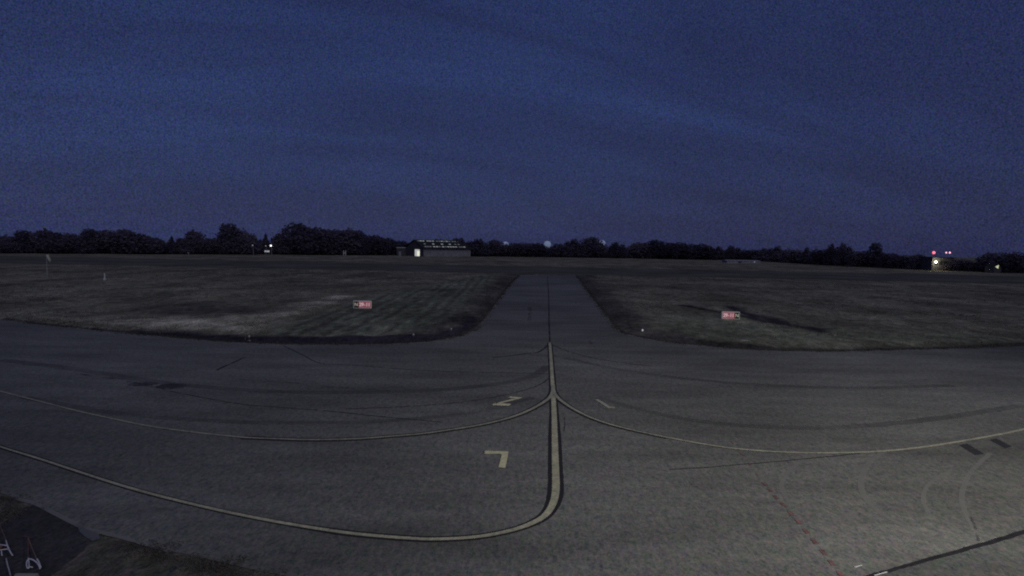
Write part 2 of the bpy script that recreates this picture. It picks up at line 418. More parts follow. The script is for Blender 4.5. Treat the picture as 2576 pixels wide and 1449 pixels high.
bl = [(1390.8,970),(1390.2,986),(1384,999),(1370,1011),(1345,1026),(1310,1042),(1270,1055),(1207,1070),(1125,1083),(1060,1092),(984,1098.5),(910,1104),(844,1106.5),(770,1107),(703,1105),(609,1101),(492,1089),(375,1073),(281,1054),(187,1033),(94,1009),(0,985),(-90,960)]
br = [(1391.8,970),(1393.2,986),(1402,1000),(1424,1018),(1450,1034),(1490,1053),(1540,1070),(1600,1085),(1680,1102),(1760,1117),(1850,1130),(1950,1138),(2050,1141),(2150,1140),(2240,1135),(2330,1125),(2420,1111),(2500,1097),(2576,1081),(2680,1055)]
mark(ribbon('lead_line', bl, (.15,.14,.11,.10,.09,.09,.08,.07), .020, M['yellow_thin'], 6))
mark(ribbon('lead_line', br, (.15,.14,.12,.11,.10,.10,.10,.10), .024, M['yellow_thin'], 6))
mark(ribbon('line_border', bl[1:16], (.10, .07), .009, M['black'], 6, .004, -.105))
mark(ribbon('line_border', bl[1:16], (.10, .07), .009, M['black'], 6, .004, .105))
mark(ribbon('line_border', br[1:9], (.10, .05), .009, M['black'], 6, .004, -.105))
mark(ribbon('line_border', br[1:9], (.10, .05), .009, M['black'], 6, .004, .105))
# far piece of the centre line, almost worn away
mark(ribbon('centre_joint', [(1377,695),(1380,740),(1381,800),(1383,862)], .10, .010, M['crack'], 6, .01))
def strokes(name, polys, mat):
    bm = bmesh.new()
    for poly in polys:
        f = bm.faces.new([bm.verts.new(Vector((*gp(*p).xy, .016))) for p in poly]); f.normal_update()
        if f.normal.z < 0: f.normal_flip()
    return mark(obj(name, bm, mat))
# stand letters, upside down for us: they are read by pilots coming up the taxiway
strokes('painted_letter', [[(1220,1135),(1279,1137),(1278,1145),(1262,1145),(1258,1143),(1218,1143)], [(1262,1145.2),(1278,1145.2),(1271,1178),(1254,1177)]], M['yellow_bright'])
strokes('painted_number', [[(1283,998),(1314,1001),(1302,1005),(1279,1001)], [(1302,1005),(1290,1004.4),(1237,1018),(1262,1014.5)], [(1237,1018),(1247,1014.5),(1286,1017),(1280,1022),(1240,1020)]], M['yellow_bright'])
strokes('painted_number', [[(1497,1006),(1505,1005),(1534,1023),(1530,1028)], [(1530,1028),(1534,1023),(1547,1025),(1546,1028)]], M['yellow_thin'])
# red dashes
rd = [(1790,1055),(1815,1084),(1841,1113),(1865,1141),(1886,1168),(1905,1194),(1924,1218),(1938,1234),(1952,1251),(1970,1270),(1990,1292),(2009,1313.5),(2028,1337),(2049,1363),(2071,1390),(2093,1417),(2114,1444)]
for k, (x, y) in enumerate(rd):
    p = gp(x, y).xy; q = gp(*(rd[k+1] if k+1 < len(rd) else (x*2-rd[k-1][0], y*2-rd[k-1][1]))).xy
    d = (q-p); L = min(.20, d.length*.5); d.normalize(); n = Vector((-d.y, d.x))*.045
    if k < 6: n *= .5
    bm = bmesh.new()
    f = bm.faces.new([bm.verts.new(Vector((*v, .008))) for v in (p-d*L/2+n, p-d*L/2-n, p+d*L/2-n, p+d*L/2+n)]); f.normal_update()
    if f.normal.z < 0: f.normal_flip()
    mark(obj('red_dash', bm, M['redpaint']))
# paving joints and cracks
J = [([(1385,949),(1361,966),(1322,981),(1244,999),(1140,1014),(1000,1024),(867,1029)], .06, 'crack'),
     ([(430,985),(520,1002),(609,1017),(720,1026),(844,1036),(980,1050),(1111,1062)], .06, 'crack'),
     ([(712,869),(760,892),(806,914),(880,918),(1000,928),(1140,935),(1385,940)], .07, 'crack'),
     ([(1385,940),(1500,943),(1583,946)], .05, 'crack_faint'),
     ([(544,932),(575,917),(616,899)], .12, 'crack'),
     ([(1383,863),(1356,885),(1320,890),(1286,895),(1240,899)], .13, 'crack'),
     ([(1390,868),(1430,884),(1489,900),(1583,915),(1640,921)], .09, 'crack'),
     ([(1480,856),(1495,872),(1520,880)], .15, 'crack_faint'),
     ([(1683,1181),(1760,1177),(1850,1170),(2000,1157),(2165,1141)], .05, 'crack'),
     ([(600,955),(720,962),(860,975),(1000,984)], .12, 'crack_faint'),
     ([(1333,770),(1334,790),(1331,806)], .35, 'crack_faint'),
     ([(1420,1050),(1421,1070),(1418,1085)], .03, 'crack'),
     ([(200,940),(330,960),(430,985)], .2, 'crack_faint'),
     ([(2440,1300),(2455,1330),(2462,1362)], .05, 'crack_faint')]
for pts, w, mt in J: mark(ribbon('paving_joint', pts, w, .004, M[mt], 5, w*.2))
mark(ribbon('tar_joint', [(2130,1466),(2195,1447),(2250,1432),(2300,1418),(2400,1390),(2500,1362),(2576,1338),(2700,1296)], (.06, .13), .004, M['tar'], 6, .012))
# the strip beyond the joint is a shade darker
apr2 = polyP([(2140,1466),(2195,1449),(2300,1420),(2400,1392),(2500,1364),(2576,1341),(2720,1296),(2720,1500),(2140,1500)])
mark(sheet('darker_paving', apr2, .002, asphalt_mat('darker_asphalt', (.105, .108, .106))))
for poly in ([(2413,1120),(2433,1116),(2476,1142),(2453,1145)], [(2489,1107),(2507,1103),(2546,1124),(2529,1128)]):
    mark(sheet('dark_painted_bar', polyP(poly), .007, M['patch']))
for pts, w in (([(2235,1130),(2190,1160),(2168,1200),(2172,1245),(2210,1286),(2270,1322),(2340,1358),(2400,1392)], .14), ([(2490,1140),(2440,1190),(2420,1240),(2424,1280),(2450,1330)], .11), ([(2030,1150),(1985,1185),(1965,1225),(1985,1265)], .10), ([(2395,1180),(2340,1215),(2322,1255),(2335,1290)], .09)):
    mark(ribbon('tyre_scuff', pts, w, .003, M['tyre'], 8, .01))
mark(ribbon('white_dash', [(2150,1428),(2169,1423)], .025, .012, M['white'], 2))
mark(ribbon('white_dash', [(2200,1449),(2232,1440)], .025, .012, M['white'], 2))
for pts, w in (([(0,905),(200,930),(430,965),(700,985),(1000,985),(1200,972),(1330,950),(1380,920)], .5), ([(60,1000),(300,1040),(620,1062),(950,1060),(1200,1035),(1340,1000)], .35), ([(1420,900),(1560,930),(1800,960),(2100,975),(2400,970)], .45), ([(1500,1000),(1700,1050),(1950,1075),(2250,1065),(2576,1020)], .4)):
    mark(ribbon('rubber_track', pts, w, .0025, M['rubber'], 8, .03))
# pale edging of taxiway and apron
mark(ribbon('edge_strip', [(1162,842.5),(1185,833),(1202,822),(1218,806),(1242,774),(1272,734),(1298,704)], .28, .005, M['paleedge'], 6, .02))
mark(ribbon('edge_strip', [(1455,702),(1478,737),(1500,766),(1528,802),(1549,828),(1562,838),(1588,845),(1640,855),(1720,866),(1834,877)], .28, .005, M['paleedge'], 6, .02))
mark(ribbon('edge_strip', [(610,866),(640,863),(750,867),(937,867),(1078,860),(1150,846)], .18, .005, M['paleedge'], 6, .02))
mark(ribbon('kerb_strip', [(39,1254),(91,1269),(156,1301),(208,1327),(262,1342),(312,1354),(365,1369),(430,1388)], .10, .008, M['paleedge'], 6, .006))
# stains
for (x, y, a, b_) in ((357,966,.5,.35),(432,972,.55,.4)):
    c = gp(x, y).xy
    mark(sheet('stain', [(c.x+a*(1+.3*random.random())*math.cos(t), c.y+b_*(1+.3*random.random())*math.sin(t)) for t in [k*.52 for k in range(12)]], .0035+.0003*random.random(), M['stain']))

# ------------------------------------------------------------------ grass that stands up (uncountable)
def blades(name, n, sampler, h, mat, w=.05):
    V, Fc = [], []
    for _ in range(n):
        p = sampler()
        if p is None: continue
        x, y, k = p; z = 0
        for b in range(4):
            a = random.uniform(0, 6.28); hh = h*k*random.uniform(.5, 1.2); ww = w*random.uniform(.6, 1.4)
            ox, oy = x+random.gauss(0,.09), y+random.gauss(0,.09)
            lx, ly = random.gauss(0, .35)*hh, random.gauss(0, .35)*hh
            i = len(V); V += [(ox-ww*math.cos(a), oy-ww*math.sin(a), z), (ox+ww*math.cos(a), oy+ww*math.sin(a), z), (ox+lx, oy+ly, z+hh)]
            Fc.append((i, i+1, i+2))
    me = bpy.data.meshes.new(name); me.from_pydata(V, [], Fc); me.materials.append(mat)
    o = link(bpy.data.objects.new(name, me)); o['kind'] = 'stuff'
    return o
def sampler_mask(mask):
    """weighted pick of ground cells"""
    w = np.clip(mask, 0, None)[:-1,:-1]*(xs[1:]-xs[:-1])[None,:]*(ys[1:]-ys[:-1])[:,None]
    c = np.cumsum(w.ravel()/w.sum())
    def f():
        k = int(np.searchsorted(c, random.random())); j, i = divmod(min(k, c.size-1), nx-1)
        x = random.uniform(xs[i], xs[i+1]); y = random.uniform(ys[j], ys[j+1])
        return x, y, .7+.6*random.random()
    return f
out_ok = (d_ap > .35)
vis = near & (np.abs(X) < Y*1.05+4) & (Y > 5)
o = blades('dry_grass', 12000, sampler_mask(np.where(out_ok & vis, cD, 0)), .24, M['dryblade'], .035)
tag(o, 'pale long dry grass standing in a band along the left edge of the apron', 'dry grass')
o = blades('grass', 26000, sampler_mask(np.where(out_ok & vis & (Y > 25) & (Y < 110), (.25+.75*(vnoise(X,Y,.15,3) > .45))*(1-cB)*(.3+(1-in_m)*.7)/np.maximum(Y, 20)*(cB < .4), 0)), .22, M['blade'], .05)
tag(o, 'dark uneven grass covering the airfield on both sides of the taxiway', 'grass')
def edge_sampler(lines):
    segs = []
    for L in lines:
        for p, q in zip(L, L[1:]): segs.append((Vector(p), Vector(q)))
    wt = [(q-p).length/max((p.y+q.y)/2, 8) for p, q in segs]
    def f():
        p, q = random.choices(segs, wt)[0]
        v = p.lerp(q, random.random()); d = (q-p).normalized(); n = Vector((-d.y, d.x))
        off = random.gauss(.08, .16)
        if float(vn1(v.x, v.y)) < .42: off += .15
        v = v+n*off
        return v.x, v.y, .5+.9*random.random()
    return f
def vn1(x, y): return vnoise(np.array([x]), np.array([y]), .8, 21)[0]
o = blades('edge_tufts', 5000, edge_sampler([left_edge+taxi_left, taxi_right+right_edge]), .065, M['edgeblade'], .03)
tag(o, 'dark scrubby tufts growing over the edge of the paving', 'grass')
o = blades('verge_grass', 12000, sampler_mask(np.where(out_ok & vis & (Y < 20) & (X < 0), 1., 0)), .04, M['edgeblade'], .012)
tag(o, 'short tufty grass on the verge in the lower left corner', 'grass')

# ------------------------------------------------------------------ trees
def crown_mesh(name, lobes, nf, leaf, seed):
    rs = random.Random(seed); V, Fc = [], []
    tot = sum(l[3]**2*l[4] for l in lobes)
    for (cx, cy, cz, r, hz) in lobes:
        for _ in range(int(nf*r*r*hz/tot)):
            d = Vector((rs.gauss(0,1), rs.gauss(0,1), rs.gauss(0,1))).normalized()
            q = rs.random()**.33 if rs.random() < .5 else rs.uniform(.82, 1.06)
            q *= 1+.10*math.sin(d.x*7+seed)+.09*math.sin(d.z*9+d.y*5+seed*2)
            c = Vector((cx+d.x*r*q, cy+d.y*r*q, cz+d.z*r*hz*q))
            if c.z < .06: continue
            s = leaf*rs.uniform(.5, 1.5)
            u = Vector((rs.gauss(0,1), rs.gauss(0,1), rs.gauss(0,1))).normalized(); w = u.orthogonal().normalized()
            i = len(V); V += [c+u*s, c+w*s*.8, c-u*s*rs.uniform(.4,1), c-w*s*.8]
            Fc.append((i, i+1, i+2, i+3))
    me = bpy.data.meshes.new(name); me.from_pydata([tuple(v) for v in V], [], Fc); me.materials.append(M['leaf'])
    return me
# unit crowns: 1 high, about 1 wide, standing on z = 0
kinds = {
 'round': [(0,0,.56,.42,1.0),(-.2,.1,.42,.32,.9),(.22,-.05,.40,.32,.9),(.02,.1,.78,.22,.9),(-.25,-.1,.2,.28,.7),(.25,.05,.2,.28,.7)],
 'tall':  [(0,0,.5,.36,1.1),(.04,0,.76,.27,.85),(-.16,.05,.34,.3,.9),(.18,0,.3,.3,.9),(0,.1,.16,.38,.4)],
 'broad': [(0,0,.5,.40,.95),(-.3,.05,.48,.28,1.2),(.3,0,.45,.28,1.15),(-.12,.1,.72,.24,1),(.16,-.1,.70,.24,1.05),(-.36,0,.2,.24,.8),(.36,0,.2,.24,.8)],
 'ragged':[(0,0,.42,.36,1.0),(-.22,.1,.62,.17,1.4),(.1,0,.76,.16,1.4),(.28,.05,.55,.15,1.5),(-.04,-.1,.84,.10,1.5),(-.3,0,.24,.28,.8),(.3,0,.22,.28,.8)],
 'cone':  [(0,0,.22,.42,.55),(0,0,.42,.30,.75),(.02,0,.62,.19,1.0),(0,0,.82,.10,1.7)],
 'lean':  [(-.08,0,.66,.33,1.0),(.2,.05,.50,.33,1.0),(.34,0,.30,.27,1.1),(-.24,0,.34,.28,1.1),(.05,.1,.2,.40,.5)],
}
cm = {}
for i, (k, l) in enumerate(kinds.items()):
    cm[k] = [crown_mesh('crown', l, 2700, .040, 10*i+j) for j in range(2)]
tb = bmesh.new(); tube(tb, [(0,0,-.02),(.006,0,.2),(-.008,.005,.45),(0,0,.72)], [.034,.026,.018,.006], 7)
for a, h in ((.4,.34),(2.3,.4),(4.2,.3),(5.4,.46)):
    tube(tb, [(0,0,h),(.13*math.cos(a),.13*math.sin(a),h+.14),(.22*math.cos(a),.22*math.sin(a),h+.24)], [.013,.009,.004], 5)
tm = bpy.data.meshes.new('trunk'); tb.to_mesh(tm); tb.free(); tm.materials.append(M['bark'])
def base_y(x):          # where the far edge of the field shows
    return float(np.interp(x, [0,400,650,1000,1200,1400,1700,1900,2100,2300,2576], [640,641,642,643,646,648,653,657,670,679,690]))
def depth_of(x): return gp(x, base_y(x)).y
def tree(x, top, hw, kind, label, back=6, rot=None):
    Yd = depth_of(x)+back+random.uniform(0, 3)
    p = at(x, top, Yd); H = p.z; W = 2*hw*Yd/F
    t = thing('tree', label, 'tree', (p.x, Yd, 0), 0, 'trees along the far side of the airfield')
    c = link(bpy.data.objects.new('crown', random.choice(cm[kind])), t)
    c.scale = (W*1.22, W*1.22, H); c.rotation_euler.z = 0 if kind == 'lean' else random.choice((0, math.pi))+random.uniform(-.3,.3)
    k = link(bpy.data.objects.new('trunk', tm), t); k.scale = (H*.9, H*.9, H*.95); k.rotation_euler.z = random.uniform(0, 6)
TREES = [
 (18,593,26,'round','low round tree cut by the left edge of the picture'),
 (58,579,27,'tall','upright tree with a knobbly top, second from the left edge'),
 (108,578,26,'round','rounded tree rising right behind the top of the windsock'),
 (140,583,26,'broad','flat topped tree just right of the windsock'),
 (174,585,27,'broad','spreading tree above the white marker stake, left of a small gap'),
 (221,574,22,'tall','narrow tree with a raised knob at the left end of the long flat clump'),
 (262,577,40,'broad','broad tree left of the middle in the long flat clump'),
 (310,576,44,'broad','widest tree at the top of the long flat clump'),
 (355,587,34,'lean','tree on the sloping right shoulder of the long flat clump'),
 (388,600,26,'round','low tree where the long flat clump ends at a dip in the skyline'),
 (432,594,13,'cone','small pointed tree standing alone in the dip left of a dome shaped tree'),
 (458,599,24,'ragged','low ragged tree filling the left foot of the dome shaped tree'),
 (490,581,25,'round','dome shaped tree standing clear left of the tallest tree'),
 (536,597,26,'broad','low spreading tree between the dome shaped tree and the tallest tree'),
 (574,561,31,'tall','tallest tree of the left half, with a round knob on top'),
 (608,577,30,'lean','sloping tree leaning down on the right side of the tallest tree'),
 (668,587,13,'cone','small pointed tree beside the bright white lamp post'),
 (702,588,22,'ragged','ragged tree right behind the bright white lamp post'),
 (747,561,40,'round','big round tree right of the bright white lamp post'),
 (790,570,38,'broad','tall broad tree touching the right side of the big round tree'),
 (830,575,38,'broad','broad tree in the left half of the long wood before the hangar'),
 (869,577,34,'round','round tree above the small white gate in the far wood'),
 (901,579,30,'tall','upright tree at the right end of the high wood before it steps down'),
 (938,590,30,'broad','lower tree on the step down towards the hangar'),
 (972,597,28,'broad','last low tree before the shed left of the hangar'),
 (1012,606,26,'ragged','low dark bush tree behind the shed left of the hangar'),
 (1064,604,28,'broad','dark tree behind the left end of the hangar roof'),
 (1108,602,30,'ragged','ragged tree behind the middle of the hangar roof'),
 (1150,599,30,'ragged','uneven tree behind the right end of the hangar roof'),
 (1200,601,28,'ragged','ragged tree just right of the hangar'),
 (1244,603,24,'round','round tree hiding the left side of the leftmost white radome'),
 (1306,609,34,'broad','low flat tree right of the leftmost white radome'),
 (1348,610,26,'broad','low tree on the left of the middle white radome'),
 (1408,613,26,'ragged','low tree on the right of the middle white radome'),
 (1441,601,22,'ragged','jagged tree at the left of the big dark dome shaped tree in the centre'),
 (1488,596,30,'round','big dark dome shaped tree that half hides the rightmost radome'),
 (1552,609,22,'ragged','thin topped tree right of the rightmost radome'),
 (1612,608,27,'broad','tree left of the highest crown in the right hand wood'),
 (1650,603,31,'round','highest rounded crown of the wood right of the taxiway'),
 (1700,608,34,'broad','broad tree on the falling right side of the highest right hand crown'),
 (1754,612,34,'broad','wide flat tree at the right end of the wood, before the small bushes'),
 (1806,619,18,'ragged','small tree above the left end of the long low pale shed'),
 (1843,618,21,'ragged','small ragged tree above the middle of the long low pale shed'),
 (1885,626,20,'broad','low tree above the lamp of the long low pale shed'),
 (1921,624,19,'ragged','low tree just right of the long low pale shed'),
 (1953,619,21,'ragged','slightly taller tree a little right of the long low pale shed'),
 (1994,625,23,'broad','flat low tree in the middle of the right hand hedge'),
 (2030,622,20,'cone','pointed low tree in the right hand hedge'),
 (2066,625,22,'broad','low tree left of a pair of taller spiky trees'),
 (2096,613,17,'ragged','left one of a pair of taller spiky trees'),
 (2125,612,18,'ragged','right one of a pair of taller spiky trees'),
 (2160,628,22,'broad','low tree between the spiky pair and the boxy tall tree'),
 (2203,609,20,'tall','boxy tall tree standing highest in the right hand hedge'),
 (2236,634,20,'broad','low tree at the right foot of the boxy tall tree'),
 (2270,640,24,'broad','low flat tree left of the building with red lights'),
 (2311,639,22,'round','round low tree touching the building with red lights'),
 (2416,651,25,'broad','low tree just right of the building with red lights'),
 (2452,658,22,'broad','lowest tree in the dip left of the lit hut'),
 (2491,635,23,'round','round tree above the lit hut at the right'),
 (2545,632,34,'broad','broad tree at the right edge of the picture'),
]
for t in TREES: tree(*t, back=4 if 2100 < t[0] else 6)
# undergrowth and the wood behind, one dark mass
def wood():
    V, Fc = [], []
    sky = sorted((t[0], t[1]) for t in TREES); sx = [s[0] for s in sky]; sy = [s[1] for s in sky]
    for k in range(36000):
        x = random.uniform(-260, 2840)
        
        xc = min(max(x, 0), 2576); b = base_y(xc); Yd = gp(xc, b).y+9+random.uniform(0, 9)
        tp = np.interp(xc, sx, sy)
        top = b-(b-tp)*(.60+.16*math.sin(x*.047)*math.sin(x*.013+1)+.06*math.sin(x*.3))
        y = random.uniform(top, b+3)
        p = at(x, y, Yd); p.z = max(p.z, .1)
        s = random.uniform(.2, .6)
        u = Vector((random.gauss(0,1), random.gauss(0,1), random.gauss(0,1))).normalized(); w = u.orthogonal().normalized()
        i = len(V); V += [p+u*s, p+w*s, p-u*s, p-w*s]; Fc.append((i,i+1,i+2,i+3))
    me = bpy.data.meshes.new('wood'); me.from_pydata([tuple(v) for v in V], [], Fc); me.materials.append(M['leaf'])
    o = link(bpy.data.objects.new('wood', me)); o['kind'] = 'stuff'
    tag(o, 'dark mass of undergrowth and far wood along the horizon', 'wood')
wood()

# ------------------------------------------------------------------ buildings
def dirs(a): return Vector((math.cos(a), math.sin(a), 0))
def hangar():
    c = gp(1066, 645.5); Yd = c.y; s = Yd/F
    a = R(40); ca, sa = math.cos(a), math.sin(a)
    qg, ql = at(1019, 645, 230).x/230, at(1183.5, 645, 230).x/230      # bearings of the far ends of gable and long wall
    W = (c.x-qg*Yd)/(sa+qg*ca); L = (ql*Yd-c.x)/(ca-ql*sa)
    he, hr = 19.5*s, 40*s
    t = thing('hangar', 'long hangar with rows of small bright roof panels and a lit gable doorway', 'hangar', (c.x, c.y, 0), a)
    # local: x along the long wall, y along the gable
    bm = bmesh.new(); box(bm, (0,-.0,0), (L,.2,he)); obj('front_wall', bm, M['cladding'], t)
    d0, d1, dh = W*.21, W*.49, 17.5*s
    bm = bmesh.new()
    for y0, y1, z0, z1 in ((.2, d0, 0, he), (d1, W, 0, he), (d0, d1, dh, he)): box(bm, (0,y0,z0), (.2,y1,z1))
    g = [bm.verts.new(v) for v in ((0,0,he+.002),(0,W,he+.002),(0,W/2,hr),(.2,0,he+.002),(.2,W,he+.002),(.2,W/2,hr))]
    bm.faces.new((g[0],g[2],g[1])); bm.faces.new((g[3],g[4],g[5])); bm.faces.new((g[0],g[3],g[5],g[2])); bm.faces.new((g[1],g[2],g[5],g[4]))
    obj('gable_wall', bm, M['darkwall'], t)
    obj('rear_wall', BX(((.2,W-.2,0),(L,W,he))), M['darkwall'], t); obj('end_wall', BX(((L-.2,.2,0),(L,W-.2,he))), M['cladding'], t)
    d = obj('doorway', BX(((.28,d0-.1,0),(.36,d1+.1,dh+.1))), M['lampdim'], t)
    obj('lit_opening', BX(((.20,d0+.15*(d1-d0),.15),(.26,d0+.55*(d1-d0),dh*.74))), M['lampwarm'], d)
    obj('corner_post', BX(((-.12,-.12,0),(.1,-.004,he))), M['cladding'], t)
    bm = bmesh.new(); th = .25
    for y0, y1, z0, z1 in ((-.5,W/2,he-.1,hr+.15),(W+.5,W/2,he-.1,hr+.15)):
        vs = [bm.verts.new(v) for v in ((-.4,y0,z0),(L+.4,y0,z0),(L+.4,y1,z1),(-.4,y1,z1),(-.4,y0,z0+th),(L+.4,y0,z0+th),(L+.4,y1,z1+th),(-.4,y1,z1+th))]
        for q in ((0,1,2,3),(7,6,5,4),(0,4,5,1),(1,5,6,2),(3,2,6,7),(0,3,7,4)): bm.faces.new([vs[i] for i in q])
    rf = obj('roof', bm, M['roof'], t)
    sl = Vector((0, W/2+.5, hr+.25-he)); n = sl.normalized()
    def panel(u, v, mat, w=.95):
        x = .8+u*(L-1.6); bm = bmesh.new(); o0 = Vector((x, -.5, he-.1+th+.06))+sl*v
        e = n*.75
        vs = [bm.verts.new(q) for q in (o0, o0+Vector((w,0,0)), o0+Vector((w,0,0))+e, o0+e)]
        f = bm.faces.new(vs); bmesh.ops.solidify(bm, geom=[f], thickness=.05)
        obj('roof_panel', bm, mat, rf)
    B, D = M['panelglint'], M['panelglint_dim']
    for v, row in ((.80, [(0,D),(.05,B),(.105,B),(.20,B),(.255,B),(.32,B),(.41,D),(.47,D),(.525,B),(.58,D),(.64,B),(.70,D),(.78,D),(.84,D),(.91,B)]),
                   (.46, [(.06,D),(.25,B),(.45,B),(.63,B),(.76,D),(.84,D)]),
                   (.16, [(.01,D),(.06,D),(.12,D),(.20,B),(.265,B),(.32,D),(.40,B),(.46,D),(.52,B),(.58,B),(.64,B),(.70,B),(.79,D),(.84,D),(.90,B)])):
        for u, m in row: panel(u, v, m)
hangar()
def shed(name, label, cat, x0, x1, top, base, depth, wallm, roofm, h=.3, dy=4):
    a, b = at(x0, base, depth), at(x1, base, depth); H = at((x0+x1)/2, top, depth).z
    t = thing(name, label, cat, ((a.x+b.x)/2, depth, 0)); w = (b.x-a.x)/2
    obj('wall', BX(((-w,0,0),(w,dy,H-h))), wallm, t)
    bm = bmesh.new()
    for z0 in (H-h+.004,):
        vs = [bm.verts.new(v) for v in ((-w-.15,-.2,z0),(w+.15,-.2,z0),(w+.15,dy+.2,z0),(-w-.15,dy+.2,z0),(-w-.15,-.2,z0+h*.6),(w+.15,-.2,z0+h*.6),(w+.15,dy*.5,z0+h*1.4),(-w-.15,dy*.5,z0+h*1.4),(w+.15,dy+.2,z0+h*.6),(-w-.15,dy+.2,z0+h*.6))]
        for q in ((0,3,2,1),(0,1,5,4),(4,5,6,7),(7,6,8,9),(3,9,8,2),(1,2,8,6,5),(0,4,7,9,3)): bm.faces.new([vs[i] for i in q])
    obj('roof', bm, roofm, t)
    return t, w, H
dH = gp(1066, 645.5).y
t, w, H = shed('shed', 'small low shed with a pale roof edge left of the hangar', 'shed', 998, 1016, 622.5, 643, dH+2, M['darkwall'], M['dimwhite'], .25)
obj('door', BX(((-.6,-.04,0),(.3,-.004,1.9))), M['cladding'], t)
t, w, H = shed('shed', 'long low pale shed with a small white lamp below the right hand trees', 'shed', 1828, 1912, 655, 662.5, gp(1870,662.5).y, M['cladding'], M['dimwhite'], .22, 5)
obj('lamp', BALL((w*.66,-.14,H*.55), .16), M['lampdull'], t)
obj('door', BX(((-w*.3,-.04,0),(-w*.3+1.2,-.004,H*.6))), M['darkwall'], t)

# building with red lights
Yt = gp(2350, 680).y-3; c = at(2370, 680, Yt); s = Yt/F
t = thing('control_building', 'dark flat roofed building carrying three red lights on posts, warm lamp on its wall', 'building', (c.x, Yt, 0))
hr = at(2370, 647, Yt).z; hl = at(2365, 635.5, Yt).z
obj('wall', BX(((-26*s,0,0),(28*s,5,hr-.2))), M['darkwall'], t)
obj('roof', BX(((-28*s,-.25,hr-.196),(30*s,5.3,hr))), M['roof'], t)
bm = bmesh.new()
for k in range(4): box(bm, (-20*s+k*11*s, -.03, hr*.42), (-12*s+k*11*s, -.003, hr*.72))
obj('window', bm, M['signblack'], t)
for px, m, r in ((2349,'lampred',.38),(2350.5,'lamppink',.0),(2380.5,'lamppink',.20),(2389.5,'lamppink',.22)):
    if not r: continue
    x = (px-2370)*s
    pz = at(px, 635.5, Yt).z
    q = obj('light_post', TB([(x,.6,hr+.003),(x,.6,pz-r*.8)], .05, 6), M['metal'], t)
    obj('red_light', BALL((x,.6,pz), r, 1.25), M[m], q)
    if m == 'lampred': obj('bulb', BALL((x+.16,.42,pz), .17, 1.3), M['lamppink'], q)
lx = (2350-2370)*s; lz = at(2350, 659, Yt).z
q = obj('wall_lamp', BALL((lx,-.35,lz), .36), M['lampyellow'], t)
obj('bracket', TB([(lx,.0,lz+.3),(lx,-.35,lz+.3)], .04, 6), M['metal'], q)
def point(name, loc, energy, col, r=.3):
    l = bpy.data.lights.new(name, 'POINT'); l.energy = energy; l.color = col; l.shadow_soft_size = r
    o = bpy.data.objects.new(name, l); o.location = loc; COL.objects.link(o)
point('wall_lamp_light', (c.x+lx, Yt-1.1, lz), 260, (1,.93,.6))
# lit hut at the right
Yh = gp(2508, 687).y-2; c = at(2508, 687, Yh); s = Yh/F
t = thing('hut', 'small dark hut with a lit pale gable, right of the building with red lights', 'hut', (c.x, Yh, 0))
h0, h1 = at(2508, 672, Yh).z, at(2508, 662, Yh).z
bm = bmesh.new(); box(bm, (-9*s,0,0), (9*s,3,h0)); obj('wall', bm, M['darkwall'], t)
bm = bmesh.new(); g = [bm.verts.new(v) for v in ((-9*s,0,h0+.003),(9*s,0,h0+.003),(0,0,h1),(-9*s,3,h0+.003),(9*s,3,h0+.003),(0,3,h1))]
for q in ((0,1,2),(3,5,4),(0,2,5,3),(1,4,5,2),(0,3,4,1)): bm.faces.new([g[i] for i in q])
obj('roof', bm, M['roof'], t)
bm = bmesh.new(); g = [bm.verts.new(v) for v in ((-6*s,-.02,h0+.1),(2*s,-.02,h0-.45),(3*s,-.02,h0+.62),(1*s,-.02,h0+.55))]
f = bm.faces.new(g); bmesh.ops.solidify(bm, geom=[f], thickness=.02)
obj('glow_panel', bm, simple('glowing_gable', (.6,.6,.5), .5, .2, 2, (.8,.8,.62), .28), t)  # panel glows itself in place of lamplight falling on the gable

# radomes beyond the trees
for px, py, r, lab in ((1271.5,616,8.2,'leftmost white radome, half hidden by a round tree'), (1377,615,9.0,'white radome showing whole above the trees straight behind the taxiway'), (1515,612.5,8.2,'rightmost white radome, only a sliver showing beside the big dark tree')):
    Yr = 340; p = at(px, py, Yr); rr = r*Yr/F
    t = thing('radome', lab, 'radome', (p.x, Yr, 0), 0, 'white radomes beyond the trees')
    bm = bmesh.new(); q = bmesh.ops.create_icosphere(bm, subdivisions=3, radius=rr)
    for v in q['verts']: v.co.z += p.z
    obj('dome', bm, M['radome'], t, True)
    obj('tower', TB([(0,0,-9),(0,0,p.z-rr*.93)], [rr*.55, rr*.45], 12), M['darkwall'], t)

